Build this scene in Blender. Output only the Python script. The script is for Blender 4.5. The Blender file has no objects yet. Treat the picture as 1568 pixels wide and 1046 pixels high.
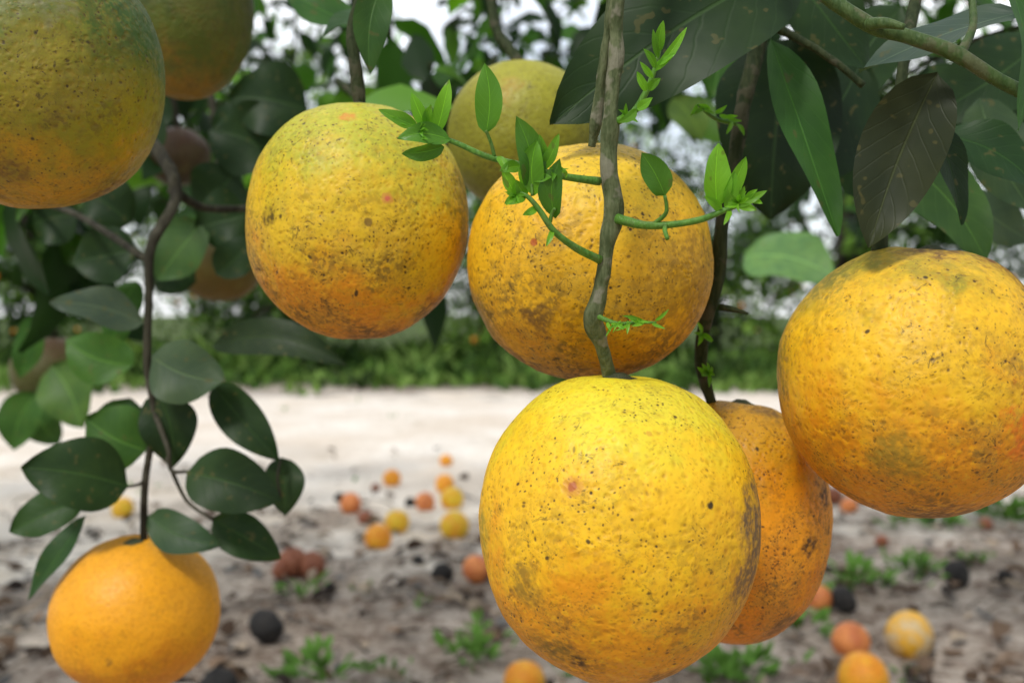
import bpy, math, random
import numpy as np
from mathutils import Vector, noise, Matrix, Euler
rng=np.random.default_rng(7); random.seed(7)
scene=bpy.context.scene
F=1524.0; CX=784.0; HZ=480.0; CAMZ=0.55
# surveyed positions: bearing/elevation (in 1/F units) and true distance along +Y
def P(px,py,d): return Vector(((px-CX)/F*d, d, CAMZ-(py-HZ)/F*d))

# ------------------------------------------------------------ node helper
class NT:
    def __init__(s,name):
        s.m=bpy.data.materials.new(name); s.m.use_nodes=True
        s.t=s.m.node_tree; s.t.nodes.clear()
        s.out=s.t.nodes.new('ShaderNodeOutputMaterial')
    def n(s,ty,ins=None,**kw):
        nd=s.t.nodes.new(ty)
        for k,v in kw.items(): setattr(nd,k,v)
        if ins:
            for k,v in ins.items():
                sock=nd.inputs[k]
                if isinstance(v,bpy.types.NodeSocket): s.t.links.new(v,sock)
                else: sock.default_value=v
        return nd
    def math(s,op,a,b=0.0,c=0.0,clamp=False):
        nd=s.n('ShaderNodeMath',{0:a,1:b,2:c},operation=op); nd.use_clamp=clamp; return nd.outputs[0]
    def mix(s,f,a,b,bt='MIX'):
        nd=s.n('ShaderNodeMix',data_type='RGBA',blend_type=bt)
        for k,v in ((0,f),(6,a),(7,b)):
            if isinstance(v,bpy.types.NodeSocket): s.t.links.new(v,nd.inputs[k])
            else: nd.inputs[k].default_value=v if k==0 else (*v[:3],1)
        return nd.outputs[2]
    def rng(s,v,a,b,c=0.0,d=1.0):
        return s.n('ShaderNodeMapRange',{0:v,1:a,2:b,3:c,4:d},interpolation_type='SMOOTHSTEP').outputs[0]
    def noise(s,vec,sc,det=2,rough=.5,dist=0):
        return s.n('ShaderNodeTexNoise',{'Vector':vec,'Scale':sc,'Detail':det,'Roughness':rough,'Distortion':dist}).outputs['Fac']
    def link(s,a,b): s.t.links.new(a,b)

def fruit_mat(name,top,mid,bot,axis=(0,0,1),seed=0,specks=.5,smudge=.5,spots=(),ctr=0.0,rough=.46,bump=1.0,dust=.5):
    g=NT(name); tc=g.n('ShaderNodeTexCoord').outputs['Object']
    v=g.n('ShaderNodeVectorMath',{0:tc,1:(seed*3.7,seed*1.3,seed*2.1)},operation='ADD').outputs[0]
    dt=g.n('ShaderNodeVectorMath',{0:tc,1:Vector(axis).normalized()},operation='DOT_PRODUCT').outputs['Value']
    n1=g.noise(v,1.6,3,.6)
    gz=g.math('ADD',dt,g.math('MULTIPLY',g.math('SUBTRACT',n1,.5),1.7))
    n2=g.noise(v,7,3,.65)
    gz=g.math('ADD',gz,g.math('MULTIPLY',g.math('SUBTRACT',n2,.5),.9))
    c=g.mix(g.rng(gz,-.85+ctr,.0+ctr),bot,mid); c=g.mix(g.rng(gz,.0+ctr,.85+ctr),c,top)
    n3=g.noise(v,19,2,.6)
    c=g.mix(g.rng(n3,.52,.75,0,.22),c,tuple(k*.55 for k in mid))
    c=g.mix(g.rng(n3,.5,.28,0,.30),c,(min(mid[0]*1.15,.92),mid[1]*1.18,mid[2]))
    # oil glands / dimples
    wv=g.n('ShaderNodeVectorMath',{0:g.n('ShaderNodeTexNoise',{'Vector':v,'Scale':5.0,'Detail':0.0}).outputs['Color'],3:.10},operation='SCALE').outputs[0]
    dv=g.n('ShaderNodeVectorMath',{0:v,1:wv},operation='ADD').outputs[0]
    VO=g.n('ShaderNodeTexVoronoi',{'Vector':dv,'Scale':15.0},feature='F1'); vo=VO.outputs['Distance']
    VF=g.n('ShaderNodeTexVoronoi',{'Vector':dv,'Scale':33.0},feature='F1'); vf=VF.outputs['Distance']
    pit=g.rng(vo,.02,.50)
    pitf=g.rng(vf,.05,.5)
    c=g.mix(g.math('MULTIPLY',g.math('SUBTRACT',1.0,pit),.28),c,tuple(k*.6 for k in bot))
    c=g.mix(g.math('MULTIPLY',g.math('SUBTRACT',1.0,pitf),.28),c,tuple(k*.5 for k in bot))
    dark=(.035,.022,.009)
    area=g.rng(g.noise(v,2.1,3,.65),.38,.60,.0,1)
    side=g.rng(dt,-.9,.7,1,.30)
    f1=g.rng(g.noise(v,40,3,.75),.51,.62); du=g.math('MULTIPLY',g.math('MULTIPLY',f1,area),g.math('MULTIPLY',side,dust))
    c=g.mix(du,c,(.13,.095,.03))
    # olive-grey film over parts of the rind
    wide=g.math('MULTIPLY',g.rng(g.math('ADD',area,g.math('SUBTRACT',n2,.5)),.45,1.2,0,dust*.7),side)
    c=g.mix(wide,c,g.mix(.45,(.22,.21,.05),bot))
    def speck(VN,lo,hi,prob,st):
        m=g.rng(VN.outputs['Distance'],lo,hi,1,0)
        cr=g.n('ShaderNodeSeparateColor',{0:VN.outputs['Color']}).outputs[0]
        m=g.math('MULTIPLY',m,g.rng(cr,1-prob,1-prob+.2))
        return g.math('MULTIPLY',m,st)
    gate=g.math('ADD',g.math('MULTIPLY',area,.8),.2)
    s1=g.math('MULTIPLY',speck(VO,.10,.25,.66*specks,.95),gate)
    s2=g.math('MULTIPLY',speck(VF,.16,.36,.66*specks,.85),gate)
    VS=g.n('ShaderNodeTexVoronoi',{'Vector':dv,'Scale':5.0},feature='F1')
    s3=speck(VS,.06,.12,.8*specks,.9)
    for s_ in (s1,s2,s3): c=g.mix(s_,c,dark)
    sm=g.math('MULTIPLY',g.rng(g.noise(v,2.6,3,.6),.50,.66),g.rng(n3,.42,.56))
    sm=g.math('MULTIPLY',g.math('MULTIPLY',sm,side),smudge)
    c=g.mix(sm,c,(.13,.085,.018))
    st=g.math('MULTIPLY',g.rng(g.noise(v,9,4,.8,1.2),.58,.64),smudge)
    c=g.mix(g.math('MULTIPLY',st,gate),c,dark)
    for (pt,r,col,soft,a) in spots:
        if soft: r*=1.35
        d=g.n('ShaderNodeVectorMath',{0:tc,1:pt},operation='DISTANCE').outputs['Value']
        nn=g.math('MULTIPLY',g.math('SUBTRACT',n2 if soft else n3,.5),r*(2.0 if soft else .8))
        d=g.math('ADD',d,nn)
        m=g.rng(d,r*(.3 if soft else .6),r,a,0)
        if soft: m=g.math('MULTIPLY',m,g.rng(n3,.34,.58,.35,1))
        c=g.mix(m,c,col)
    h=g.math('ADD',g.math('MULTIPLY',pit,.55),g.math('MULTIPLY',pitf,.13))
    h=g.math('ADD',h,g.math('MULTIPLY',g.noise(v,10,1,.5),1.3))
    b=g.n('ShaderNodeBump',{'Height':h,'Strength':.55*bump,'Distance':.00066})
    p=g.n('ShaderNodeBsdfPrincipled',{'Base Color':c,'Roughness':g.rng(n3,.3,.7,rough,rough+.12),'Normal':b.outputs[0],'Specular IOR Level':.36})
    g.link(p.outputs[0],g.out.inputs[0]); return g.m

def leaf_mat(name,rough=.40,trans=.2,veins=True,spec=.3):
    g=NT(name); at=g.n('ShaderNodeAttribute',attribute_name='tint').outputs['Color']
    p=g.n('ShaderNodeBsdfPrincipled',{'Roughness':rough,'Specular IOR Level':spec}); c=at
    if veins:
        uv=g.n('ShaderNodeUVMap',uv_map='UVMap').outputs[0]
        sx=g.n('ShaderNodeSeparateXYZ',{0:uv}); t=sx.outputs[0]; s=g.math('ABSOLUTE',g.math('SUBTRACT',g.math('MULTIPLY',sx.outputs[1],2.0),1.0))
        tc=g.n('ShaderNodeTexCoord').outputs['Object']
        nn=g.noise(tc,60,2,.6)
        c=g.mix(g.rng(nn,.3,.75,0,.5),at,g.mix(1.0,at,(2.0,1.7,1.3),'MULTIPLY'))
        rib=g.rng(s,.01,.045,1,0)
        ph=g.math('SUBTRACT',g.math('MULTIPLY',t,8.0),g.math('MULTIPLY',s,2.2))
        ph=g.math('ADD',ph,g.math('MULTIPLY',nn,.8))
        fr=g.math('ABSOLUTE',g.math('SUBTRACT',g.math('FRACT',ph),.5))
        sv=g.rng(fr,.0,.10,1,0)
        c=g.mix(g.math('MULTIPLY',rib,.7),c,g.mix(1.0,at,(2.8,2.5,2.1),'MULTIPLY'))
        c=g.mix(g.math('MULTIPLY',sv,.2),c,g.mix(1.0,at,(2.0,1.8,1.6),'MULTIPLY'))
        c=g.mix(g.rng(g.noise(tc,240,1,.5),.66,.72,0,.5),c,(.10,.09,.03))
        h=g.math('ADD',g.math('MULTIPLY',rib,-1.0),g.math('MULTIPLY',sv,-.2))
        h=g.math('ADD',h,g.math('MULTIPLY',nn,1.8))
        b=g.n('ShaderNodeBump',{'Height':h,'Strength':.45,'Distance':.0006})
        g.link(b.outputs[0],p.inputs['Normal'])
    g.link(c,p.inputs['Base Color'])
    if trans>0:
        tr=g.n('ShaderNodeBsdfTranslucent',{'Color':g.mix(1.0,c,(1.9,2.2,.8),'MULTIPLY')})
        mx=g.n('ShaderNodeMixShader',{0:trans,1:p.outputs[0],2:tr.outputs[0]})
        g.link(mx.outputs[0],g.out.inputs[0])
    else: g.link(p.outputs[0],g.out.inputs[0])
    return g.m

def bark_mat(name,c1,c2,c3,sc=1.0,rough=.75):
    g=NT(name); tc=g.n('ShaderNodeTexCoord').outputs['Object']
    mp=g.n('ShaderNodeMapping',{'Vector':tc,'Scale':(1,1,.22)}).outputs[0]
    a=g.noise(mp,420*sc,3,.7); b=g.noise(tc,110*sc,3,.65)
    c=g.mix(g.rng(a,.35,.65),c1,c2); c=g.mix(g.rng(b,.52,.62,0,.85),c,c3)
    bp=g.n('ShaderNodeBump',{'Height':g.math('ADD',a,b),'Strength':.9,'Distance':.001/sc})
    p=g.n('ShaderNodeBsdfPrincipled',{'Base Color':c,'Roughness':rough,'Normal':bp.outputs[0],'Specular IOR Level':.2})
    g.link(p.outputs[0],g.out.inputs[0]); return g.m

M_leaf=leaf_mat('citrus_leaf',.47,.14,True,.2); M_young=leaf_mat('young_leaf',.36,.3,True,.3)
M_can=leaf_mat('canopy_leaf',.5,.25,False,.16)
M_far=leaf_mat('distant_leaf',.7,.0,False,.1); M_lit=leaf_mat('dead_leaf',.85,.0,False,.1)
M_branch=bark_mat('green_branch_bark',(.060,.080,.030),(.13,.15,.07),(.21,.20,.14))
M_dark=bark_mat('dark_branch_bark',(.018,.030,.009),(.042,.055,.020),(.07,.068,.04))
M_brown=bark_mat('brown_bark',(.020,.018,.011),(.045,.042,.025),(.07,.065,.045),.25)
M_twig=bark_mat('weathered_twig',(.06,.045,.03),(.13,.10,.07),(.2,.17,.13),.5)
M_tgreen=bark_mat('green_twig_bark',(.045,.085,.022),(.075,.12,.035),(.10,.11,.05),1,.5)
M_shoot=bark_mat('shoot_stem',(.07,.18,.025),(.11,.25,.035),(.10,.18,.04),1,.4)

# ------------------------------------------------------------ mesh helpers
def link(ob,parent=None):
    scene.collection.objects.link(ob)
    if parent: ob.parent=parent
    return ob
def empty(name,loc=(0,0,0),parent=None):
    e=bpy.data.objects.new(name,None); e.location=loc; e.empty_display_size=.05
    return link(e,parent)
def make_mesh(name,V,Fc,mat,parent=None,smooth=True,uv=None,tint=None,obj=True):
    me=bpy.data.meshes.new(name); me.from_pydata(V.tolist() if isinstance(V,np.ndarray) else V,[],Fc.tolist() if isinstance(Fc,np.ndarray) else Fc)
    if smooth: me.polygons.foreach_set('use_smooth',np.ones(len(me.polygons),bool))
    if uv is not None:
        l=me.uv_layers.new(name='UVMap'); li=np.zeros(len(me.loops),int); me.loops.foreach_get('vertex_index',li)
        l.data.foreach_set('uv',uv[li].astype('f').ravel())
    if tint is not None:
        a=me.color_attributes.new('tint','FLOAT_COLOR','POINT'); a.data.foreach_set('color',tint.astype('f').ravel())
    me.materials.append(mat); me.update()
    if not obj: return me
    return link(bpy.data.objects.new(name,me),parent)
def unit(a): return a/np.maximum(np.linalg.norm(a,axis=-1,keepdims=True),1e-9)
def leaves(name,B,A,Nn,W,bend,fold,tint,nt,ns,mat,parent=None,obj=True):
    B,A,Nn=[np.asarray(q,float) for q in (B,A,Nn)]; W,bend,fold=[np.asarray(q,float) for q in (W,bend,fold)]
    N=len(B); t=np.linspace(0,1,nt+1); s=np.linspace(-1,1,ns+1)
    w=(t**.62)*((1-t)**.85); w/=w.max(); w=np.maximum(w,.015)
    L=np.linalg.norm(A,axis=1); a=unit(A); side=unit(np.cross(a,Nn)); n=unit(np.cross(side,a))
    T,S=np.meshgrid(t,s,indexing='ij'); T=T.ravel(); S=S.ravel(); Wt=np.repeat(w,ns+1)
    ph=rng.uniform(0,6.28,N); cv=rng.uniform(-.10,.10,N)
    pos=B[:,None,:]+A[:,None,:]*T[None,:,None]
    pos=pos+side[:,None,:]*(W[:,None]*.5*Wt[None]*S[None]+cv[:,None]*L[:,None]*np.sin(np.pi*T)[None])[:,:,None]
    hh=bend[:,None]*L[:,None]*np.sin(np.pi*T)[None]+fold[:,None]*W[:,None]*(np.abs(S)*Wt)[None]*.5
    hh=hh+.07*W[:,None]*np.sin(T[None]*9+ph[:,None]+(S[None]>0)*1.7)*(S*S)[None]
    pos=pos+n[:,None,:]*hh[:,:,None]
    K=(nt+1)*(ns+1); i,j=np.meshgrid(np.arange(nt),np.arange(ns),indexing='ij'); q=(i*(ns+1)+j).ravel()
    f=np.stack([q,q+1,q+ns+2,q+ns+1],1); Fc=(f[None]+(np.arange(N)*K)[:,None,None]).reshape(-1,4)
    uv=np.tile(np.stack([T,(S+1)/2],1),(N,1))
    tt=np.repeat(np.concatenate([np.asarray(tint,float),np.ones((N,1))],1),K,axis=0)
    return make_mesh(name,pos.reshape(-1,3),Fc,mat,parent,True,uv,tt,obj)

def crom(pts,rad,seg=6):
    p=[Vector(q) for q in pts]; out=[]; ro=[]
    for i in range(len(p)-1):
        p0=p[max(i-1,0)];p1=p[i];p2=p[i+1];p3=p[min(i+2,len(p)-1)]
        l=(p2-p1).length
        m1=(p2-p0)*.5; m2=(p3-p1)*.5
        if m1.length>l: m1=m1.normalized()*l
        if m2.length>l: m2=m2.normalized()*l
        for k in range(seg):
            t=k/seg; t2=t*t; t3=t2*t
            out.append((2*t3-3*t2+1)*p1+(t3-2*t2+t)*m1+(-2*t3+3*t2)*p2+(t3-t2)*m2); ro.append(rad[i]*(1-t)+rad[i+1]*t)
    out.append(p[-1]); ro.append(rad[-1]); return out,ro
def tube_data(pts,rad,nr=12,seg=6,bump=0.0):
    c,r=crom(pts,rad,seg); V=[];Fc=[]
    ref=Vector((.3,.9,.2))
    for i,(p,q) in enumerate(zip(c,r)):
        tg=(c[min(i+1,len(c)-1)]-c[max(i-1,0)]).normalized()
        x=tg.cross(ref).normalized(); y=tg.cross(x)
        for k in range(nr):
            a=2*math.pi*k/nr; d=(x*math.cos(a)+y*math.sin(a)); rr=q
            if bump: rr*=1+bump*noise.noise((p+d*q)*180)+bump*.8*noise.noise((p+d*q)*60)
            V.append(p+d*rr)
    for i in range(len(c)-1):
        for k in range(nr):
            k2=(k+1)%nr; Fc.append((i*nr+k,i*nr+k2,(i+1)*nr+k2,(i+1)*nr+k))
    Fc.append(tuple(range(nr))[::-1]); Fc.append(tuple((len(c)-1)*nr+k for k in range(nr)))
    return V,Fc
def tubes(name,lst,mat,parent=None,nr=12,seg=6,bump=0.0,obj=True):
    V=[];Fc=[]
    for pts,rad in lst:
        if not isinstance(rad,(list,tuple)): rad=[rad]*len(pts)
        v,f=tube_data(pts,rad,nr,seg,bump); o=len(V); V+=[tuple(q) for q in v]; Fc+=[tuple(i+o for i in ff) for ff in f]
    return make_mesh(name,V,Fc,mat,parent,obj=obj)

def fruit_mesh(name,rz,seed,res=96,lump=.014,fine=.004,wrinkle=0,taper=0.0):
    V=[];Fc=[]; nu=int(res*1.5); nv=res; so=Vector((seed*5.1,seed*2.7,seed*9.3))
    for j in range(nv+1):
        th=math.pi*j/nv; ct=math.cos(th); stn=math.sin(th)
        for i in range(nu):
            ph=2*math.pi*i/nu; d=Vector((stn*math.cos(ph),stn*math.sin(ph),ct))
            p=2.07; sq=(stn**p+abs(ct)**p)**(-1/p)
            r=sq*(1+lump*noise.noise(d*1.5+so)*1.6+lump*.6*noise.noise(d*3.7+so)+fine*noise.noise(d*8+so)+fine*.5*noise.noise(d*19+so))
            if wrinkle: r*=1+wrinkle*noise.noise(d*6+so)+wrinkle*.6*noise.noise(d*14+so)
            r-=.055*math.exp(-(th/.20)**2); r-=.025*math.exp(-((math.pi-th)/.12)**2)
            wx=1+taper*ct
            V.append((d.x*r*wx,d.y*r*wx,d.z*r*rz))
    for j in range(nv):
        for i in range(nu):
            i2=(i+1)%nu; Fc.append((j*nu+i,(j+1)*nu+i,(j+1)*nu+i2,j*nu+i2))
    me=make_mesh(name,V,Fc,bpy.data.materials[0],obj=False); me.materials.clear(); return me
def place_fruit(name,me,mat,loc,R,rot=(0,0,0),calyx=True):
    if not me.materials: me.materials.append(mat)
    ob=link(bpy.data.objects.new(name,me)); ob.location=loc; ob.scale=(R,R,R); ob.rotation_euler=rot
    if calyx:
        zt=max(v.co.z for v in me.vertices)-.035
        V=[(0,0,zt+.05)];Fc=[]
        n=20
        for ring,(rr,dz) in enumerate(((.05,.06),(.10,.03),(.17,.0))):
            for k in range(n):
                a=2*math.pi*k/n; q=rr*(1+(.35*math.cos(5*a) if ring==2 else 0))
                V.append((q*math.cos(a),q*math.sin(a),zt+dz))
        for k in range(n):
            k2=(k+1)%n; Fc.append((0,1+k,1+k2))
            for g_ in range(2): Fc.append((1+g_*n+k,1+(g_+1)*n+k,1+(g_+1)*n+k2,1+g_*n+k2))
        make_mesh('calyx',V,Fc,M_branch,ob)
    return ob

# ------------------------------------------------------------ hanging oranges
# blemishes: (right, up) on the face of the fruit that looks south to the path edge, radius, colour, soft, strength
RED=(.42,.07,.015); BRN=(.15,.08,.02); BLK=(.02,.014,.008)
H=[
 dict(c=(548,340),d=.362,w=344,h=368,m=dict(top=(.48,.48,.035),mid=(.78,.51,.020),bot=(.76,.29,.008),ctr=-.10,seed=1,specks=.7,smudge=.7,dust=.6,
   spots=[(.235,.18,.06,(.58,.22,.05),0,.7),(.235,.18,.030,(.60,.14,.07),0,.9),(-.73,.05,.09,BLK,1,.85),(.08,.0,.045,BRN,0,.8),(.1,-.93,.26,BRN,1,.7),(-.1,.82,.07,(.7,.2,.04),1,.7),(.93,.15,.32,(.14,.14,.02),1,.8),(.6,-.75,.2,BRN,1,.6)]),rot=(.05,0,.4)),
 dict(c=(901,402),d=.347,w=378,h=368,m=dict(top=(.80,.52,.02),mid=(.82,.45,.012),bot=(.58,.26,.008),ctr=-.05,seed=2,specks=.7,smudge=.8,dust=.7,
   spots=[(.75,-.15,.42,(.36,.20,.02),1,.75),(-.35,-.42,.14,BRN,1,.8),(-.4,.15,.035,RED,0,.8),(-.88,-.45,.3,(.26,.18,.02),1,.8),(-.5,-.85,.25,BRN,1,.7),(.3,-.9,.25,BRN,1,.6)]),rot=(.02,.05,.2)),
 dict(c=(946,802),d=.298,w=432,h=470,m=dict(top=(.76,.64,.030),mid=(.92,.53,.012),bot=(.82,.33,.008),ctr=.22,seed=3,specks=.5,smudge=.55,dust=.5,
   spots=[(-.28,.19,.085,(.62,.28,.03),0,.8),(-.28,.19,.045,(.40,.10,.03),0,.9),(.575,.105,.036,BLK,0,.95),(.93,.02,.26,(.20,.13,.06),1,1.0),(.86,-.32,.20,(.20,.12,.05),1,.9),(-.6,-.38,.15,(.24,.15,.02),1,.75),(-.42,-.76,.14,(.22,.14,.02),1,.8),(.2,.51,.03,(.6,.3,.03),0,.7),(-.25,-.82,.06,BLK,1,.8),(-.95,-.1,.16,(.3,.26,.03),1,.7),(.3,-.92,.2,BRN,1,.6)]),rot=(.0,0,.1)),
 dict(c=(1400,582),d=.312,w=412,h=420,m=dict(top=(.30,.26,.02),mid=(.84,.49,.014),bot=(.76,.29,.008),axis=(-.25,.0,.95),ctr=.38,seed=4,specks=.45,smudge=.65,dust=.7,
   spots=[(.62,.78,.34,(.15,.05,.012),1,1.0),(.15,.93,.24,(.16,.08,.02),1,.9),(-.6,.72,.26,(.15,.15,.02),1,.8),(-.96,.1,.26,(.24,.18,.02),1,.85),(.80,-.22,.28,(.84,.19,.01),1,.9),(-.1,-.5,.2,(.34,.22,.02),1,.8),(.2,-.93,.26,BRN,1,.8)]),rot=(.05,.12,.0)),
 dict(c=(1124,796),d=.366,w=292,h=376,m=dict(top=(.64,.34,.012),mid=(.90,.36,.008),bot=(.72,.23,.006),ctr=.1,seed=5,specks=.85,smudge=.8,dust=.6,
   spots=[(.72,-.2,.12,BLK,1,.9),(.3,.88,.26,BRN,1,.8),(.88,.2,.14,BLK,1,.8),(.5,-.8,.2,BRN,1,.8)]),rot=(.0,.08,.5)),
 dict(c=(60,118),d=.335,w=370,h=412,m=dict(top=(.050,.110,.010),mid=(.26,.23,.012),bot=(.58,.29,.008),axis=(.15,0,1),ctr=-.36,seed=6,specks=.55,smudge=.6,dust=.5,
   spots=[(.05,.55,.2,(.20,.20,.09),1,.7),(-.2,-.65,.14,BRN,1,.7),(.45,-.85,.2,BRN,1,.7),(.88,.3,.32,(.05,.11,.010),1,.9)]),rot=(.0,-.05,.7)),
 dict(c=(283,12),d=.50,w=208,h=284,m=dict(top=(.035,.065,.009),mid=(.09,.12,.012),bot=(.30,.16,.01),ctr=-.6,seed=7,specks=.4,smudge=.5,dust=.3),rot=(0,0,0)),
 dict(c=(800,210),d=.50,w=232,h=232,m=dict(top=(.38,.36,.03),mid=(.30,.29,.02),bot=(.20,.20,.015),seed=8,specks=.5,smudge=.5,dust=.3,spots=[(-.2,.6,.2,(.42,.26,.03),1,.6)]),rot=(0,0,1)),
 dict(c=(209,938),d=.50,w=251,h=236,m=dict(top=(.80,.35,.012),mid=(.90,.39,.008),bot=(.74,.25,.006),seed=9,specks=.1,smudge=.2,dust=.1,bump=.6,spots=[(-.3,-.52,.05,BRN,1,.7),(.3,.85,.2,(.3,.2,.02),1,.5)]),rot=(.1,0,0)),
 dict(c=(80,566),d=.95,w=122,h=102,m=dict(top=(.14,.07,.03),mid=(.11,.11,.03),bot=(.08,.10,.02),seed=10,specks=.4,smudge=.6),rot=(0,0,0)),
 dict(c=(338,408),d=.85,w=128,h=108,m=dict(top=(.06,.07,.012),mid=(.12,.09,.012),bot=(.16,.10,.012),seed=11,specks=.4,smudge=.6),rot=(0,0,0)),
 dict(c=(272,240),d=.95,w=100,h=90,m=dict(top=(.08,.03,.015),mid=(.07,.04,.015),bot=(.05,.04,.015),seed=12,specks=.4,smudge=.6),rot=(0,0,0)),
]
for k,o in enumerate(H):
    loc=P(*o['c'],o['d']); R=o['w']*.5*o['d']/F*.985; rz=o['h']/o['w']
    f=(Vector((0,0,CAMZ))-loc).normalized(); r_=f.cross(Vector((0,0,1))).normalized()*-1; up=r_.cross(f).normalized()*-1
    if up.z<0: up=-up
    if r_.x<0: r_=-r_
    inv=Euler(o['rot']).to_matrix().inverted(); sp=[]
    for (u,w,rr,col,soft,a) in o['m'].get('spots',()):
        q=max(1-u*u-w*w,.0); v_=(r_*u+up*w+f*math.sqrt(q)); v_=(inv@v_).normalized(); v_.z*=rz
        sp.append((v_,rr,col,soft,a))
    o['m']['spots']=sp
    me=fruit_mesh('orange_mesh',rz,k+1,190 if k<6 else 64)
    place_fruit('orange',me,fruit_mat('orange_rind_%d'%k,**o['m']),loc,R,o['rot'])

# ------------------------------------------------------------ own tree (branches overhead, trunk to the right)
tree=empty('orange_tree',(1.45,1.5,0))
TO=Vector((1.45,1.5,0))
def toL(lst): return [([Vector(p)-TO for p in pts],r) for pts,r in lst]
trunk=[([(1.45,1.5,-.05),(1.43,1.48,.25),(1.46,1.5,.55),(1.4,1.45,.85)],[.085,.07,.06,.055])]
limb_ends=[(.2,.85,1.15),(-.6,1.0,1.2),(-1.3,1.3,1.25),(.5,1.9,1.5),(-.4,2.0,1.6),(1.3,2.3,1.5),(.75,.75,1.1),(2.2,1.6,1.4),(1.3,.6,1.5),(.1,1.4,1.9),(2.0,.9,1.6)]
limbs=[]
for e in limb_ends:
    s=Vector((1.4,1.45,.82)); e=Vector(e); m=s.lerp(e,.5)+Vector((random.uniform(-.08,.08),random.uniform(-.08,.08),.22))
    limbs.append(([s,s.lerp(m,.5)+Vector((0,0,.06)),m,m.lerp(e,.55)+Vector((0,0,.03)),e],[.042,.034,.025,.016,.009]))
tubes('trunk',toL(trunk+limbs),M_brown,tree,12,6,.08)
px=lambda l:[P(*q) for q in l]
A1=[(.10,.62,1.05),(.075,.42,.86),(.052,.32,.72)]
main=([Vector(a) for a in A1]+px([(947,-40,.289),(943,80,.288),(936,170,.287),(932,260,.287),(940,318,.287),(930,372,.287),(921,440,.288),(908,488,.290),(922,530,.294),(933,575,.298)]),
      [.006,.0045,.0035,.0025,.0023,.0023,.0026,.0028,.0024,.0022,.0028,.0022,.0021])
main2=(px([(906,225,.296),(912,190,.294),(921,120,.293),(932,40,.291),(942,-30,.290)]),[.0010,.0016,.0016,.0017,.0018])
right=([Vector((.2,.7,1.1)),Vector((.13,.45,.85))]+px([(1175,-30,.365),(1160,70,.362),(1138,160,.36),(1124,250,.358),(1106,340,.357),(1098,430,.358),(1079,500,.36),(1074,560,.364),(1090,618,.366)]),
      [.006,.004,.0032,.0030,.0028,.0027,.0026,.0027,.0024,.0023,.0021])
rtw=(px([(1102,470,.358),(1122,474,.355),(1146,480,.353)]),[.0012,.0011,.0005])
topR=([Vector((.12,.62,1.05)),Vector((.07,.36,.78))]+px([(1235,-40,.287),(1330,38,.282),(1395,58,.28),(1462,82,.278),(1545,132,.276),(1640,170,.275)]),
      [.006,.0038,.0022,.0022,.0020,.0022,.0020,.0018])
topR2=(px([(1330,38,.281),(1356,36,.275),(1385,42,.272)]),[.0018,.0015,.0008])
topR3=(px([(1470,84,.278),(1490,40,.283),(1486,-20,.29)]),[.0014,.0011,.0010])
tw4=(px([(1176,36,.36),(1240,70,.355),(1285,100,.352),(1322,132,.35)]),[.0016,.0014,.0013,.0011])
stA=([Vector((-.1,.8,1.05)),Vector((-.075,.5,.84))]+px([(556,-20,.366),(540,50,.364),(545,105,.362),(552,170,.362)]),[.005,.0036,.0026,.0022,.0024,.0020])
stH=([Vector((.0,.9,1.1))]+px([(752,-20,.52),(760,45,.51),(790,90,.5),(800,110,.5)]),[.006,.0032,.003,.003,.003])
stD=([Vector((.35,.6,1.0)),Vector((.18,.4,.75))]+px([(1390,60,.335),(1370,200,.325),(1352,300,.315),(1346,392,.312)]),[.005,.0032,.0020,.0018,.0020,.0024])
stF=([Vector((-.3,.7,1.05)),Vector((-.18,.42,.8)),P(60,-60,.335)],[.005,.003,.0025])
stG=([Vector((-.3,.8,1.05)),P(283,-100,.5)],[.005,.003])
stI=([Vector((-.3,.95,1.15)),Vector((-.31,.75,.95))]+px([(150,60,.62),(205,180,.58),(262,262,.54),(268,310,.53),(232,375,.51),(228,450,.505),(226,560,.5),(236,640,.5),(222,740,.5),(220,835,.5)]),
      [.007,.005,.004,.0038,.0036,.0030,.0027,.0022,.0020,.0018,.0018,.0018])
stI2=(px([(262,290,.54),(310,318,.56),(390,318,.6),(470,300,.66)]),[.003,.0024,.0020,.0016])
stI3=(px([(236,630,.5),(258,690,.49),(262,720,.49),(285,722,.48)]),[.0016,.0012,.0010,.0008])
stI5=(px([(328,797,.49),(285,765,.495),(255,700,.495)]),[.0007,.0009,.0011])
stI6=(px([(196,745,.49),(212,742,.495),(222,735,.5)]),[.0007,.0008,.0010])
stI7=(px([(430,705,.49),(425,730,.485),(430,762,.48)]),[.0006,.0007,.0006])
stI4=(px([(228,400,.51),(120,330,.6),(40,300,.7),(-60,240,.8)]),[.0020,.0018,.002,.002])
stJ=([Vector((-.5,1.0,1.15))]+px([(40,150,.97),(85,400,.95),(82,520,.95)]),[.006,.004,.003,.002])
stK=([Vector((-.35,1.0,1.15))]+px([(330,200,.87),(338,355,.85)]),[.006,.003,.0020])
stL=([Vector((-.35,1.0,1.15))]+px([(262,120,.95),(272,200,.95)]),[.006,.003,.0025])
tubes('bearing_branch',toL([main,main2]),M_branch,tree,18,10,.26)
tubes('hanging_branch',toL([right,rtw,stA,stH,stD,stF,stG,tw4]),M_dark,tree,12,6,.2)
tubes('upper_branch',toL([topR,topR2,topR3]),M_tgreen,tree,12,6,.08)
tubes('side_branch',toL([stI,stI2,stI3,stI4,stI5,stI6,stI7,stJ,stK,stL]),M_brown,tree,10,6,.12)

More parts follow.
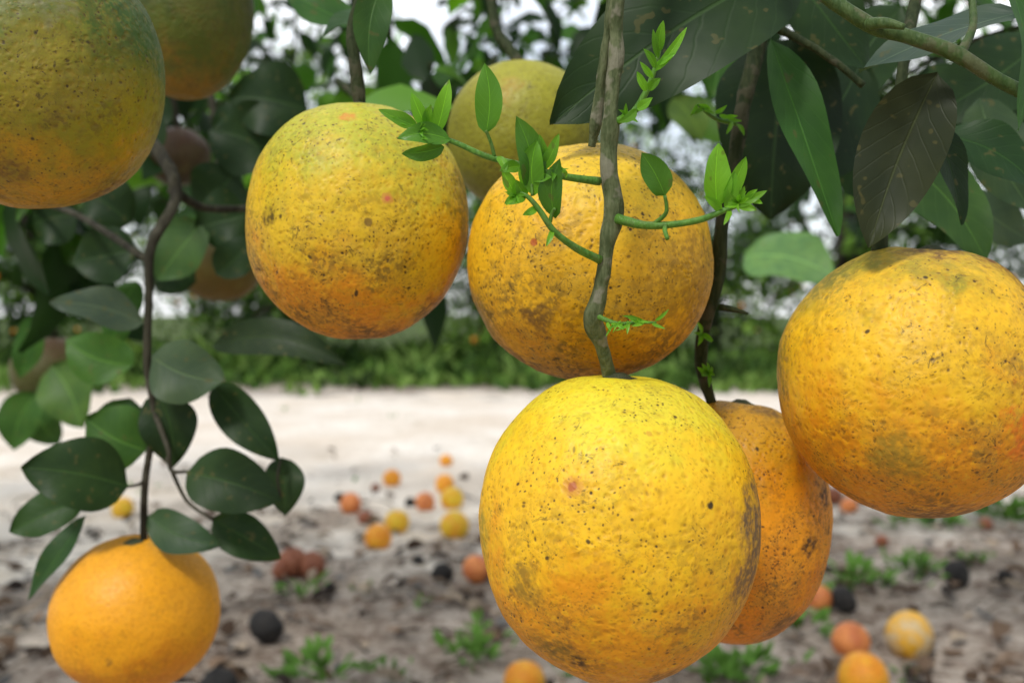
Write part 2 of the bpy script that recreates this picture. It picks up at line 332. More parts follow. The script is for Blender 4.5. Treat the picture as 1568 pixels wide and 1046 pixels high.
DK=(.014,.036,.010); MD=(.03,.09,.014)
GR=(.045,.08,.04)
hero=[
 ((1225,-60,.33),(842,192,.315),205,(.014,.034,.010),(0.1,-1,.35),.05,.14),
 ((1180,60,.345),(1283,362,.325),84,(.03,.095,.016),(.3,-1,.0),.03,.35),
 ((1436,112,.288),(1330,380,.29),128,(.022,.030,.013),(-.4,-1,.0),-.04,.35),
 ((1210,60,.42),(1180,335,.41),200,(.009,.023,.007),(0,-1,.0),.04,.1),
 ((1320,90,.44),(1150,290,.42),160,(.010,.027,.008),(.2,-1,.1),.04,.1),
 ((1560,20,.30),(1316,112,.315),100,(.04,.07,.05),(0,-.6,.8),.05,.15),
 ((1360,230,.40),(1510,400,.385),120,(.032,.08,.018),(.1,-1,.2),.06,.15),
 ((1425,180,.33),(1472,345,.33),60,(.011,.03,.009),(.5,-1,0),.04,.3),
 ((1440,205,.35),(1600,300,.34),95,(.014,.042,.011),(0,-1,.5),.06,.2),
 ((1500,150,.42),(1585,330,.41),110,(.03,.06,.025),(0,-1,.2),.05,.2),
 ((1545,-30,.27),(1560,200,.262),60,(.03,.09,.02),(.6,-1,0),.05,.2),
 ((1380,10,.46),(1250,200,.45),110,DK,(0,-1,.1),.05,.1),
 ((1600,60,.45),(1400,190,.44),120,DK,(0,-1,.3),.05,.1),
 ((1480,300,.5),(1580,370,.5),80,GR,(0,-1,.4),.05,.1),
 ((1200,-60,.40),(1330,110,.39),120,DK,(0,-1,.2),.05,.1),
 ((1530,80,.48),(1560,230,.47),110,DK,(0,-1,.1),.05,.1),
 ((1420,100,.5),(1480,240,.5),120,DK,(0,-1,.1),.05,.1),
 ((1300,180,.5),(1390,330,.5),110,DK,(0,-1,.1),.05,.1),
 ((1240,-20,.48),(1100,60,.47),110,DK,(0,-1,.1),.05,.1),
 ((1120,30,.55),(1090,150,.54),90,MD,(0,-1,.1),.05,.1),
 ((1140,392,.92),(1280,425,.86),105,(.12,.25,.09),(0,-1,.5),.05,.15),
 ((1030,150,.9),(1075,215,.9),60,(.08,.15,.03),(0,-1,.3),.05,.15),
 ((588,-30,.36),(566,116,.352),58,(.03,.08,.018),(.5,-1,0),.04,.25),
 ((600,10,.44),(490,60,.43),70,(.02,.06,.015),(0,-.5,1),.05,.2),
 ((545,40,.5),(430,-20,.5),70,(.03,.09,.02),(0,-1,.6),.05,.2),
 ((232,545,.49),(345,585,.48),100,(.040,.072,.036),(0,-1,.3),.03,.08),
 ((196,745,.49),(32,715,.47),112,(.018,.044,.012),(0,-1,.4),.07,.2),
 ((328,590,.5),(428,705,.49),66,(.014,.036,.010),(.2,-1,.1),.06,.2),
 ((285,722,.48),(432,768,.47),96,(.018,.042,.013),(0,-1,.3),.07,.2),
 ((430,700,.5),(436,790,.49),60,(.018,.042,.014),(.4,-1,.1),.05,.3),
 ((224,690,.52),(132,640,.52),110,(.038,.10,.018),(0,-1,.2),.05,.15),
 ((240,600,.50),(265,715,.50),88,(.014,.034,.010),(0,-1,.1),.04,.15),
 ((228,790,.49),(336,835,.48),62,(.028,.062,.026),(0,-1,.5),.04,.1),
 ((326,795,.49),(430,855,.485),66,(.018,.045,.012),(0,-1,.4),.07,.2),
 ((125,765,.5),(15,815,.49),70,(.022,.056,.015),(0,-1,.4),.05,.2),
 ((132,790,.49),(42,918,.48),44,(.022,.06,.016),(-.5,-1,.2),.05,.3),
 ((220,495,.54),(76,462,.52),72,(.045,.072,.048),(0,-.8,.6),.04,.15),
 ((325,530,.56),(532,560,.54),62,(.016,.033,.011),(0,-1,.4),.09,.2),
 ((200,610,.56),(155,740,.55),90,(.022,.06,.014),(0,-1,.2),.05,.15),
 ((205,560,.6),(100,520,.6),80,(.045,.12,.018),(0,-1,.3),.05,.15),
 ((80,560,.88),(125,655,.86),90,(.06,.13,.03),(0,-1,.2),.05,.2),
 ((60,600,.88),(20,690,.88),70,(.04,.11,.02),(0,-1,.2),.05,.2),
 ((50,620,.9),(90,680,.9),60,(.05,.12,.03),(0,-1,.2),.05,.2),
 ((310,340,.62),(240,430,.62),90,(.045,.10,.03),(0,-1,.3),.05,.15),
 ((380,330,.62),(300,350,.62),100,DK,(0,-1,.1),.05,.15),
 ((330,420,.6),(390,360,.6),60,DK,(0,-1,.1),.05,.15),
 ((210,380,.6),(110,400,.6),90,DK,(0,-1,.1),.05,.15),
 ((200,340,.66),(130,290,.66),90,DK,(0,-1,.1),.05,.15),
 ((210,430,.62),(170,540,.62),60,MD,(0,-1,.3),.05,.15),
 ((60,480,.8),(30,580,.8),50,MD,(0,-1,.3),.05,.15),
 ((250,180,.62),(180,250,.62),70,DK,(0,-1,.1),.05,.15),
 ((470,170,.7),(350,150,.7),120,DK,(0,-1,.1),.05,.15),
 ((420,240,.7),(320,200,.7),120,DK,(0,-1,.1),.05,.15),
 ((360,260,.7),(300,330,.7),100,DK,(0,-1,.1),.05,.15),
 ((250,140,.75),(200,220,.75),90,DK,(0,-1,.1),.05,.15),
 ((400,160,.75),(330,240,.75),100,DK,(0,-1,.1),.05,.15),
 ((300,430,.7),(220,400,.7),80,DK,(0,-1,.1),.05,.15),
 ((120,330,.7),(40,350,.7),90,DK,(0,-1,.1),.05,.15),
 ((160,400,.75),(110,340,.75),80,MD,(0,-1,.3),.05,.15),
]
def hero_leaves(name,lst,mat,nt=14,ns=8):
    B=[];A=[];Nn=[];W=[];be=[];fo=[];ti=[]
    for b,t,w,tint,n,bd,fd in lst:
        b_=P(*b);t_=P(*t); B.append(b_-TO);A.append(t_-b_);Nn.append(n);W.append(w*(b[2]+t[2])/2/F);be.append(bd);fo.append(fd);ti.append(tint)
    return leaves(name,B,A,Nn,W,be,fo,ti,nt,ns,mat,tree)
hero_leaves('mature_leaves',hero,M_leaf)

# young shoots -----------------------------------------------------------
YN=(.11,.29,.02);YD=(.06,.17,.018)
stems=[
 (px([(918,278,.287),(860,270,.282),(800,254,.278),(745,240,.277),(700,220,.277),(655,203,.278),(628,188,.279)]),[.0013,.0010,.0010,.0009,.0008,.0007,.0005]),
 (px([(918,398,.286),(882,380,.280),(848,354,.276),(826,322,.275),(806,300,.275),(780,290,.276)]),[.0014,.0011,.0009,.0008,.0007,.0004]),
 (px([(945,335,.285),(985,345,.280),(1030,344,.277),(1075,336,.276),(1110,322,.276),(1150,308,.276)]),[.0015,.0012,.0010,.0009,.0008,.0005]),
 (px([(1000,344,.279),(1020,326,.276),(1018,300,.274)]),[.0007,.0006,.0005]),
 (px([(945,186,.286),(970,172,.284),(990,140,.283),(1003,105,.282),(1012,70,.282)]),[.0012,.0010,.0009,.0007,.0004]),
 (px([(914,484,.288),(945,496,.285),(975,494,.284),(1005,494,.284)]),[.0008,.0007,.0006,.0003]),
 (px([(842,340,.276),(846,325,.275),(850,320,.274)]),[.0006,.0005,.0005]),
 (px([(757,240,.277),(752,220,.276),(744,200,.275)]),[.0006,.0005,.0005]),
 (px([(1128,190,.35),(1095,182,.348),(1068,160,.347)]),[.0009,.0007,.0004]),
 (px([(800,254,.278),(812,275,.276),(815,300,.275)]),[.0006,.0005,.0005]),
 (px([(1020,345,.278),(1018,352,.275),(1022,366,.272)]),[.0007,.0007,.0006]),
]
tubes('young_shoot_stems',toL(stems),M_shoot,tree,10,5,.1)
def yl(x0,y0,x1,y1,w,c=YN,d=.276,n=None,dd=-.003,f=.35):
    g=random.uniform(.75,1.2)
    return ((x0,y0,d),(x1,y1,d+dd),w,tuple(q*g for q in c),n or (random.uniform(-.5,.5),-1,random.uniform(-.1,.4)),random.uniform(.02,.08),f)
Ls=[yl(744,205,742,97,44,YD,f=.25),yl(812,292,790,178,46,YD),yl(818,300,822,215,40,YN),yl(850,335,858,243,38,YD),yl(1018,300,982,234,46,YD,f=.2),
 yl(1098,318,1100,220,46,YN),yl(1108,310,1142,240,26,YN),
 yl(690,215,608,212,34,YD),yl(680,225,615,236,28,YD,n=(0,-1,-.6)),yl(640,195,580,168,24,YN),yl(655,200,630,142,22,YN),yl(668,205,688,122,26,YN),yl(655,195,660,160,16,YN),yl(632,190,600,182,14,YN),
 yl(762,240,775,265,14,YN),yl(798,255,765,262,20,YN),yl(830,262,856,205,20,YN),yl(838,250,826,206,14,YN),yl(790,300,768,258,22,YN),yl(805,300,772,312,20,YN),yl(806,300,790,275,18,YN),
 yl(822,318,800,330,12,YN),yl(846,352,836,378,9,YN),yl(815,275,845,272,16,YN),yl(868,272,858,255,10,YN),
 yl(1112,322,1125,262,20,YN),yl(1125,318,1175,292,14,YN),yl(1130,316,1160,322,12,YN),yl(1135,312,1140,285,12,YN),yl(1105,325,1078,300,14,YN),yl(1118,322,1108,345,9,YN),yl(1150,308,1168,312,9,YN),yl(1140,312,1160,290,10,YN),
 yl(975,168,945,188,14,YN),yl(975,168,1000,150,16,YN),yl(990,140,975,110,14,YN),yl(992,138,1012,120,14,YN),yl(1003,105,985,75,12,YN),yl(1003,110,1052,42,14,YN),yl(1010,80,1016,32,16,YN),yl(1008,90,1000,45,10,YN),yl(1005,100,1035,82,10,YN),yl(1000,120,980,95,10,YN),
]
for i in range(15):
    x=930+i*5.2; a=random.uniform(0,6.28); r=random.uniform(12,30)
    Ls.append(yl(x,493+random.uniform(-3,3),x+r*math.cos(a),493+r*math.sin(a),random.uniform(3,6),YN,.284))
for i in range(10):
    t=i/9; x=1128-60*t; y=190-30*t; a=random.uniform(0,6.28)
    Ls.append(yl(x,y,x+22*math.cos(a),y+22*math.sin(a),7,YN,.348))
for (cx_,cy_,d_,n_) in ((1075,512,.36,7),(1085,572,.36,8),(960,180,.285,5),(850,262,.278,4),(640,200,.278,6),(790,300,.275,8),(1130,310,.275,8)):
    for i in range(n_):
        a=random.uniform(0,6.28); r=random.uniform(10,22)
        Ls.append(yl(cx_,cy_,cx_+r*math.cos(a),cy_+r*math.sin(a),random.uniform(5,9),YN,d_-.003))
hero_leaves('young_leaves',Ls,M_young,10,6)

# canopy --------------------------------------------------------------------
B=[];A=[];Nn=[];W=[];be=[];fo=[];ti=[]; twg=[]
def skirt(x,y):
    base=.60+.115*y; dens=1.0
    if x>-.1*y-.05 and x<.24*y: base+=.07*y; dens=.8
    return base,dens
cnt=0
while cnt<700:
    y=random.uniform(.62,3.0); x=random.uniform(-2.1,2.4); 
    b,dn=skirt(x,y)
    z=b+abs(random.gauss(0,.40))
    if z>2.1 or random.random()>dn: continue
    if y<.9 and abs(x)<.5*y and random.random()<.5: continue
    cnt+=1
    s=Vector((x,y,z)); d=Vector((random.uniform(-1,1),random.uniform(-1,1),random.uniform(-.9,.25))).normalized()
    Lt=random.uniform(.10,.26); e=s+d*Lt+Vector((0,0,-.02))
    twg.append(([s,s.lerp(e,.5)+Vector((0,0,.012)),e],[.0028,.002,.001]))
    nl=random.randint(5,9); young=random.random()<.2
    for k in range(nl):
        t=(k+.7)/nl; p=s.lerp(e,t); a=2.4*k+random.random()
        o=d.orthogonal().normalized(); o=Matrix.Rotation(a,3,d)@o
        ax=(o*1.0+d*.7+Vector((0,0,-.35))).normalized(); 
        l=random.uniform(.055,.10)*(.6 if young else 1)
        nn=Vector((random.uniform(-.6,.6),random.uniform(-1.0,.3),.9))
        r=random.random(); g=random.uniform(.7,1.35)
        if young: c=(.13*g,.31*g,.02*g)
        elif r<.62: c=(.013*g,.036*g,.009*g)
        elif r<.84: c=(.035*g,.105*g,.013*g)
        else: c=(.08*g,.19*g,.02*g)
        B.append(p-TO);A.append(ax*l);Nn.append(nn);W.append(l*random.uniform(.42,.58));be.append(random.uniform(.02,.12));fo.append(random.uniform(.1,.4));ti.append(c)
leaves('canopy_leaves',B,A,Nn,W,be,fo,ti,5,4,M_can,tree)
arms=[]
for i in range(60):
    e=Vector(twg[i*7][0][0]); l=Vector(min(limb_ends,key=lambda q:(Vector(q)-e).length))
    arms.append(([l,l.lerp(e,.5)+Vector((random.uniform(-.03,.03),0,.05)),e],[.007,.004,.0025]))
tubes('twigs',toL(twg),M_dark,tree,5,3)
tubes('arms',toL(arms),M_dark,tree,7,5)

# ------------------------------------------------------------ ground
def gh(x,y):
    f=math.exp(-((x*x+(y-2)**2)/60.0))
    return f*(.016*noise.noise(Vector((x*1.3,y*1.3,.3)))+.009*noise.noise(Vector((x*5,y*5,1.7)))+.006*noise.noise(Vector((x*14,y*14,5.7))))
NG=300
u=np.linspace(-1,1,NG+1); ax=5.0*u+195*np.sign(u)*np.abs(u)**6
gx=ax; gy=ax+3.5
V=[];Fc=[]
for j in range(NG+1):
    for i in range(NG+1): V.append((gx[i],gy[j],gh(gx[i],gy[j])))
for j in range(NG):
    for i in range(NG): a=j*(NG+1)+i; Fc.append((a,a+1,a+NG+2,a+NG+1))
def soil_mat():
    g=NT('orchard_soil'); tc=g.n('ShaderNodeTexCoord').outputs['Object']; sp=g.n('ShaderNodeSeparateXYZ',{0:tc})
    a=g.noise(tc,2.6,3,.65); b=g.noise(tc,12,4,.7); c3=g.noise(tc,70,2,.7)
    c=g.mix(g.rng(a,.40,.60),(.28,.225,.18),(.48,.41,.35)); c=g.mix(g.rng(b,.48,.62,0,.8),c,(.15,.10,.072)); c=g.mix(g.rng(c3,.52,.66,0,.5),c,(.56,.50,.44))
    c=g.mix(g.rng(c3,.44,.34,0,.6),c,(.07,.05,.035))
    far=g.rng(g.math('ADD',sp.outputs[1],g.math('MULTIPLY',g.math('SUBTRACT',a,.5),2.0)),7.2,8.0)
    c=g.mix(far,c,g.mix(g.rng(b,.4,.6),(.035,.07,.015),(.10,.13,.04)))
    bp=g.n('ShaderNodeBump',{'Height':g.math('ADD',b,g.math('MULTIPLY',c3,.5)),'Strength':.9,'Distance':.025})
    p=g.n('ShaderNodeBsdfPrincipled',{'Base Color':c,'Roughness':.95,'Specular IOR Level':.1,'Normal':bp.outputs[0]})
    g.link(p.outputs[0],g.out.inputs[0]); return g.m
make_mesh('ground',V,Fc,soil_mat())
def sand_mat():
    g=NT('pale_sand'); tc=g.n('ShaderNodeTexCoord').outputs['Object']; sp=g.n('ShaderNodeSeparateXYZ',{0:tc})
    a=g.noise(tc,1.7,3,.6); b=g.noise(tc,24,2,.75); c3=g.noise(tc,5,4,.75)
    c=g.mix(g.rng(a,.35,.65),(.71,.62,.52),(.83,.77,.69)); c=g.mix(g.rng(b,.52,.68,0,.4),c,(.52,.43,.33))
    c=g.mix(g.rng(c3,.54,.68,0,.6),c,(.50,.42,.31))  # brown patches: dirt together with shadow painted into the sand colour
    yb=g.math('SUBTRACT',sp.outputs[1],g.math('MULTIPLY',sp.outputs[0],.28))
    wn=g.math('SUBTRACT',a,.5)
    near=g.rng(g.math('ADD',yb,g.math('ADD',g.math('MULTIPLY',wn,2.4),g.math('MULTIPLY',g.math('SUBTRACT',c3,.5),2.6))),1.9,3.0)
    far=g.rng(g.math('ADD',sp.outputs[1],g.math('ADD',g.math('MULTIPLY',wn,3.2),g.math('MULTIPLY',g.math('SUBTRACT',c3,.5),2.4))),6.3,7.4,1,0)
    m=g.math('MULTIPLY',near,far)
    bp=g.n('ShaderNodeBump',{'Height':b,'Strength':.8,'Distance':.02})
    p=g.n('ShaderNodeBsdfPrincipled',{'Base Color':c,'Roughness':.95,'Specular IOR Level':.1,'Normal':bp.outputs[0]})
    tr=g.n('ShaderNodeBsdfTransparent'); mx=g.n('ShaderNodeMixShader',{0:m,1:tr.outputs[0],2:p.outputs[0]})
    g.link(mx.outputs[0],g.out.inputs[0]); return g.m
V2=np.array(V); ok=[j for j in range(NG+1) if 1.0<gy[j]<8.6]; j0,j1=ok[0],ok[-1]
V3=V2.reshape(NG+1,NG+1,3)[j0:j1+1].reshape(-1,3).copy(); V3[:,2]+=.005
F3=[(j*(NG+1)+i,j*(NG+1)+i+1,(j+1)*(NG+1)+i+1,(j+1)*(NG+1)+i) for j in range(j1-j0) for i in range(NG)]
make_mesh('sandy_path',V3,F3,sand_mat())

# litter
N=9000
yy=1.0+np.abs(rng.normal(0,1.25,N))*1.1; xx=rng.uniform(-1,1,N)*(.9+.62*yy)
k=(yy-.28*xx<2.8+rng.normal(0,.5,N))|(rng.random(N)<.14); xx=xx[k];yy=yy[k];N=len(xx)
cl=np.array([noise.noise(Vector((a*2.2,b*2.2,3))) for a,b in zip(xx,yy)]); k=cl>rng.uniform(-.45,.35,N); xx=xx[k];yy=yy[k];N=len(xx)
zz=np.array([gh(a,b) for a,b in zip(xx,yy)])+.009
an=rng.uniform(0,6.28,N); L=rng.uniform(.012,.055,N)
A_=np.stack([np.cos(an)*L,np.sin(an)*L,rng.uniform(-.1,.35,N)*L],1); Nn_=np.stack([rng.normal(0,.4,N),rng.normal(0,.4,N),np.ones(N)],1)
pal=np.array([(.06,.038,.025),(.11,.07,.045),(.19,.13,.09),(.34,.27,.20),(.12,.115,.11),(.03,.022,.018)])
leaves('leaf_litter',np.stack([xx,yy,zz],1),A_,Nn_,L*rng.uniform(.3,.6,N),rng.uniform(0,.2,N),rng.uniform(-.3,.6,N),pal[rng.integers(0,6,N)]*rng.uniform(.7,1.3,(N,1)),4,2,M_lit)
tw=[]
for i in range(220):
    y=1.05+abs(random.gauss(0,1.0)); x=random.uniform(-1,1)*(.6+.55*y); a=random.uniform(0,3.14); l=random.uniform(.03,.14); z=gh(x,y)+.008
    tw.append(([(x,y,z),(x+math.cos(a)*l*.5,y+math.sin(a)*l*.5,z+random.uniform(.002,.012)),(x+math.cos(a)*l,y+math.sin(a)*l,z+.001)],[.002,.0018,.001]))
tubes('fallen_twigs',tw,M_twig,None,5,3)

# weeds
def gp(px_,py_):
    d=CAMZ*F/(py_-HZ); return (px_-CX)/F*d,d
B=[];A=[];Nn=[];W=[];be=[];fo=[];ti=[]
wl=[(1400,885,46,1.0),(1310,905,40,1),(1215,965,46,.8),(1140,1030,60,.9),(1100,1040,40,.8),(715,1010,40,.8),(490,1040,46,.9),(465,915,26,.8),(1445,815,40,1.1),(1545,800,60,1.5),(1375,815,20,.9),(735,975,20,.7),(1400,1040,14,.5),(900,1040,20,.6),(600,1044,20,.6),(1500,870,20,.7),(1240,935,26,.8),(650,940,12,.5),(1350,900,20,.8),(560,910,8,.5)]
for i in range(26): wl.append((random.uniform(50,1550),random.uniform(610,800),random.randint(3,7),random.uniform(.5,1.0)))
for (wx,wy,n,s) in wl:
    x,y=gp(wx,wy)
    for i in range(n):
        a=random.uniform(0,6.28); r=abs(random.gauss(0,.045))*s; bx=x+r*math.cos(a); by=y+r*math.sin(a); bz=gh(bx,by)+random.uniform(0,.03)*s
        l=random.uniform(.015,.045)*s; el=random.uniform(.1,1.2)
        B.append((bx,by,bz));A.append((math.cos(a)*l*math.cos(el),math.sin(a)*l*math.cos(el),l*math.sin(el)));Nn.append((random.gauss(0,.3),-.4,1));W.append(l*random.uniform(.25,.5));be.append(.08);fo.append(.2)
        g=random.uniform(.7,1.3);ti.append((.10*g,.22*g,.035*g))
leaves('weeds',B,A,Nn,W,be,fo,ti,4,2,M_far)

# grass verge: ragged edge, taller clumps of undergrowth further back
N=26000
yy=6.5+rng.random(N)**1.25*6.5; xx=rng.uniform(-1,1,N)*(2.5+yy*.75)
cl=np.array([noise.noise(Vector((a*.9,b*.9,7)))+.5*noise.noise(Vector((a*3,b*3,2))) for a,b in zip(xx,yy)])
k=(cl>rng.uniform(-.6,.3,N)+np.clip((7.7-yy)*.75,0,1)); xx=xx[k];yy=yy[k];cl=cl[k];N=len(xx)
L=rng.uniform(.04,.14,N)*(1+np.clip(cl,0,.6)*4.0*np.clip((yy-7)/1.5,0,1)); an=rng.uniform(0,6.28,N); le=rng.uniform(.2,1.4,N)
A_=np.stack([np.cos(an)*L*le,np.sin(an)*L*le,L],1); Nn_=np.stack([np.cos(an)*.3,-np.ones(N),.4+0*an],1)
gc=np.array([(.035,.08,.013),(.08,.16,.025),(.15,.25,.055),(.025,.05,.010)])
cd2=np.array([noise.noise(Vector((a*1.6,b*1.6,17))) for a,b in zip(xx,yy)])
gi=np.clip((cd2*4+1.0+rng.normal(0,.6,N)).astype(int),0,2); gi[cd2<-.28]=3
leaves('grass',np.stack([xx,yy,0*xx],1),A_,Nn_,rng.uniform(.02,.07,N),rng.uniform(.02,.1,N),0*xx,gc[gi]*rng.uniform(.7,1.2,(N,1)),2,1,M_far)

# ------------------------------------------------------------ distant orchard trees
orange_far=NT('distant_orange_rind')
pf=orange_far.n('ShaderNodeBsdfPrincipled',{'Base Color':(.85,.32,.01,1),'Roughness':.45})
orange_far.link(pf.outputs[0],orange_far.out.inputs[0])
variants=[]
for v in range(3):
    r=np.random.default_rng(50+v); Ht=[3.7,3.3,4.1][v]; Rx=[1.6,1.5,1.7][v]
    C=[];S=[]
    while len(C)<90:
        d=unit(r.normal(0,1,3)); q=r.uniform(.25,1.0)**.5
        c=np.array([d[0]*Rx*q,d[1]*Rx*q,Ht*.5+d[2]*Ht*.5*q]); 
        if c[2]<.2: continue
        C.append(c);S.append(r.uniform(.10,.28))
    C=np.array(C);S=np.array(S); n=6000; nC=len(C)
    idx=r.integers(0,nC,n); Bp=C[idx]+r.normal(0,1,(n,3))*S[idx,None]*np.array([1,1,.8]); Bp[:,2]=np.maximum(Bp[:,2],.08)
    Lh=r.uniform(.08,.14,n); dr=unit(r.normal(0,1,(n,3))+np.array([0,0,-.3])); Nr=unit(Bp-np.array([0,0,Ht*.4]))+r.normal(0,.5,(n,3))+np.array([0,0,.5])
    base=np.array([(.022,.052,.012),(.045,.10,.018),(.10,.20,.028),(.18,.31,.045)]); ct=r.choice(4,nC,p=[.30,.28,.27,.15])
    tint=base[ct[idx]]*r.uniform(.7,1.35,(n,1))
    ml=leaves('foliage',Bp,dr*Lh[:,None],Nr,Lh*.5,r.uniform(0,.1,n),r.uniform(0,.3,n),tint,2,2,M_far,None,False)
    lst=[([(0,0,-.05),(.03,.02,.4),(.0,.05,.8),(.05,0,Ht*.45)],[.11,.09,.08,.06])]
    for i in range(14):
        c=C[r.integers(0,nC)]; s=np.array([0,.04,r.uniform(.45,1.2)]); m=(s+c)/2+np.array([0,0,.12]); lst.append(([tuple(s),tuple(m),tuple(c)],[.05,.03,.012]))
    mt=tubes('trunk',lst,M_brown,None,8,4,obj=False)
    V=[];Fc=[]
    for i in range(20):
        c=C[r.integers(0,nC)]; d=unit(c-np.array([0,0,Ht*.5])); p=c+d*.3; p[2]=max(p[2],.3); R=.038
        o=len(V)
        for j in range(7):
            for k in range(10):
                th=math.pi*j/6;ph=2*math.pi*k/10; V.append((p[0]+R*math.sin(th)*math.cos(ph),p[1]+R*math.sin(th)*math.sin(ph),p[2]+R*1.05*math.cos(th)*(1-.1*(j==0))))
        for j in range(6):
            for k in range(10): k2=(k+1)%10; Fc.append((o+j*10+k,o+(j+1)*10+k,o+(j+1)*10+k2,o+j*10+k2))
    mf=make_mesh('oranges',V,Fc,orange_far.m,obj=False)
    variants.append((ml,mt,mf))
pos=[]
for i in range(-4,5): pos.append((i*2.75+random.uniform(-.3,.3)+.5,10.0+random.uniform(-.5,.5)))
for i in range(-5,6): pos.append((i*3.4+random.uniform(-.4,.4)-.6,15.5+random.uniform(-.6,.6)))
for i,(x,y) in enumerate(pos):
    e=empty('orange_tree',(x,y,0)); sc=random.uniform(.88,1.12); e.scale=(sc,sc,sc*random.uniform(.92,1.08)); e.rotation_euler=(0,0,random.uniform(0,6.28))
    ml,mt,mf=variants[i%3]
    for nm,m in (('foliage',ml),('trunk',mt),('oranges',mf)): link(bpy.data.objects.new(nm,m),e)

# ------------------------------------------------------------ fallen fruit
fm=[fruit_mesh('fallen_orange_mesh',.95,30+i,40) for i in range(4)]
rm=[fruit_mesh('rotten_orange_mesh',.85,40+i,48,lump=.05,wrinkle=.05) for i in range(3)]
def simple(name,c1,c2,c3,rough=.5):
    g=NT(name); tc=g.n('ShaderNodeTexCoord').outputs['Object']; a=g.noise(tc,1.5,3,.6); b=g.noise(tc,7,3,.7)
    c=g.mix(g.rng(a,.38,.62),c1,c2); c=g.mix(g.rng(b,.55,.68,0,.7),c,c3)
    bp=g.n('ShaderNodeBump',{'Height':g.noise(tc,20,1),'Strength':.5,'Distance':.002})
    p=g.n('ShaderNodeBsdfPrincipled',{'Base Color':c,'Roughness':rough,'Normal':bp.outputs[0]}); g.link(p.outputs[0],g.out.inputs[0]); return g.m
FM={'o':simple('fallen_rind_orange',(.86,.30,.01),(.90,.42,.02),(.4,.15,.02)),'y':simple('fallen_rind_yellow',(.82,.55,.02),(.88,.42,.02),(.45,.25,.04)),
 's':simple('fallen_rind_salmon',(.78,.27,.07),(.60,.17,.05),(.2,.08,.04)),'r':simple('decaying_rind',(.24,.07,.03),(.34,.12,.06),(.06,.03,.02)),
 'b':simple('rotten_rind',(.010,.009,.009),(.022,.019,.017),(.05,.05,.048),.8),'m':simple('mouldy_rind',(.85,.45,.02),(.66,.5,.28),(.35,.2,.1))}
ground_fruit=[(600,731,28,'o'),(683,704,20,'o'),(681,738,30,'o'),(651,771,31,'s'),(692,764,36,'y'),(608,796,38,'y'),(696,800,45,'y'),(579,821,42,'o'),(537,773,34,'s'),(628,767,17,'b'),(560,791,25,'r'),
 (448,862,46,'r'),(478,864,42,'r'),(678,877,34,'b'),(730,874,44,'s'),(188,783,34,'y'),(407,961,55,'b'),(803,1040,64,'o'),(335,1052,62,'b'),(1392,965,72,'m'),(1303,980,58,'s'),(1322,1030,76,'o'),(1465,880,42,'b'),(1292,922,42,'b'),(1252,918,44,'s'),(1135,770,18,'b'),(1510,800,22,'r'),(430,874,30,'r'),(1275,760,30,'r'),(1300,775,26,'s'),(1540,885,26,'b'),(520,760,16,'b'),(120,900,30,'b'),(575,745,14,'r'),(1420,800,18,'b'),(1350,830,20,'r'),(640,860,18,'b'),(505,905,20,'b')]
for i,(x_,y_,w_,t_) in enumerate(ground_fruit):
    d=CAMZ*F/(y_+w_*.47-HZ); R=w_*.5*d/F; x=(x_-CX)/F*d
    me=(rm[i%3] if t_ in 'br' else fm[i%4]).copy(); me.materials.clear(); me.materials.append(FM[t_])
    ob=link(bpy.data.objects.new('rotten_orange' if t_ in 'br' else 'fallen_orange',me)); ob.scale=(R,R,R)
    ob.location=(x,d,gh(x,d)+R*.90); ob.rotation_euler=(random.uniform(0,3),random.uniform(0,3),random.uniform(0,6))

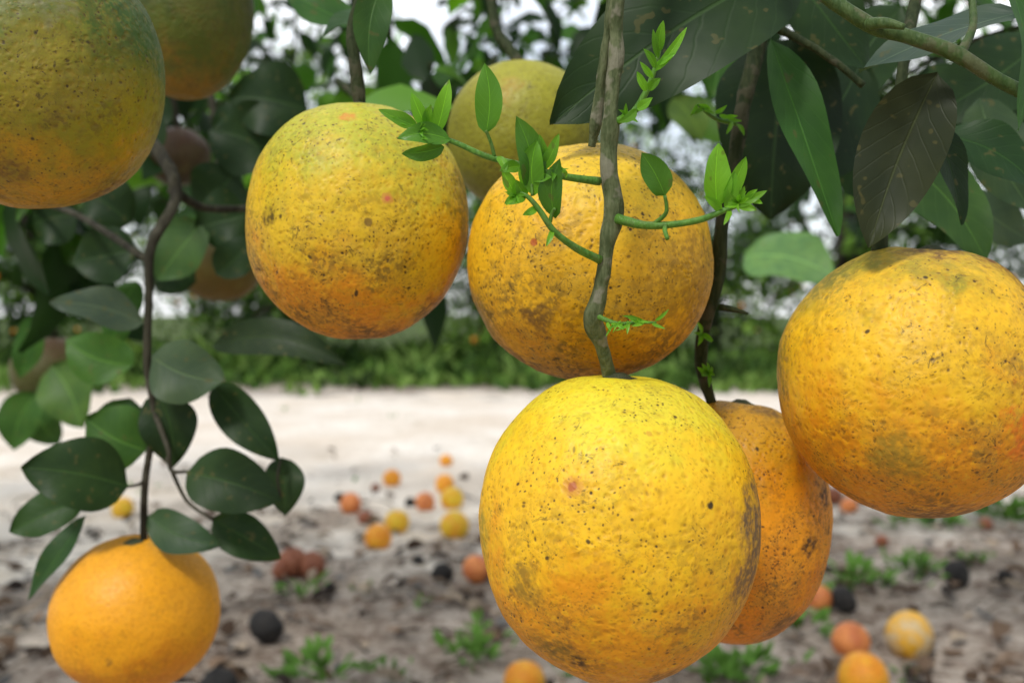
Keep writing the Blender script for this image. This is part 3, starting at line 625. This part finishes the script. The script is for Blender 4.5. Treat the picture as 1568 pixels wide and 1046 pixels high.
# ------------------------------------------------------------ light
w=bpy.data.worlds.new('World'); scene.world=w; w.use_nodes=True; nt=w.node_tree; nt.nodes.clear()
el=math.radians(52); sdir=Vector((-.42,-.75,0)).normalized()*math.cos(el)+Vector((0,0,math.sin(el)))
sky=nt.nodes.new('ShaderNodeTexSky'); sky.sky_type='NISHITA'; sky.sun_disc=False; sky.sun_elevation=el; sky.sun_rotation=math.atan2(sdir.x,sdir.y)
tc=nt.nodes.new('ShaderNodeTexCoord'); nz=nt.nodes.new('ShaderNodeTexNoise'); nz.inputs['Scale'].default_value=2.2; nz.inputs['Detail'].default_value=2
mr=nt.nodes.new('ShaderNodeMapRange'); mr.inputs[1].default_value=.35; mr.inputs[2].default_value=.6; mr.inputs[3].default_value=.35; mr.inputs[4].default_value=.95
sp=nt.nodes.new('ShaderNodeSeparateXYZ'); nt.links.new(tc.outputs['Generated'],sp.inputs[0])
br=nt.nodes.new('ShaderNodeMapRange'); br.inputs[1].default_value=-.1; br.inputs[2].default_value=.8; br.inputs[3].default_value=0; br.inputs[4].default_value=1; nt.links.new(sp.outputs[1],br.inputs[0])
cc=nt.nodes.new('ShaderNodeMix'); cc.data_type='RGBA'; cc.inputs[6].default_value=(6.8,7.0,7.3,1); cc.inputs[7].default_value=(15.0,15.3,15.8,1); nt.links.new(br.outputs[0],cc.inputs[0])
mx=nt.nodes.new('ShaderNodeMix'); mx.data_type='RGBA'; nt.links.new(cc.outputs[2],mx.inputs[7])
bg=nt.nodes.new('ShaderNodeBackground'); bg.inputs[1].default_value=.115; ou=nt.nodes.new('ShaderNodeOutputWorld')
nt.links.new(tc.outputs['Generated'],nz.inputs['Vector']); nt.links.new(nz.outputs['Fac'],mr.inputs[0]); nt.links.new(mr.outputs[0],mx.inputs[0])
nt.links.new(sky.outputs[0],mx.inputs[6]); nt.links.new(mx.outputs[2],bg.inputs[0]); nt.links.new(bg.outputs[0],ou.inputs[0])
sl=bpy.data.lights.new('sun','SUN'); sl.energy=2.5; sl.angle=math.radians(10); sl.color=(1,.965,.91)
so=link(bpy.data.objects.new('sun',sl)); so.rotation_euler=(-sdir).to_track_quat('-Z','Y').to_euler(); so.location=(0,-2,5)

# ------------------------------------------------------------ camera
cd=bpy.data.cameras.new('camera'); cam=link(bpy.data.objects.new('camera',cd)); cam.location=(0,0,CAMZ); cam.rotation_euler=(math.radians(90),0,0)
cd.sensor_width=36; cd.lens=36*F/1568; cd.shift_y=-43/1568; cd.clip_start=.01; cd.clip_end=1000
cd.dof.use_dof=True; cd.dof.focus_distance=.285; cd.dof.aperture_fstop=12.5
scene.camera=cam
scene.view_settings.view_transform='Standard'; scene.view_settings.look='None'; scene.view_settings.exposure=0
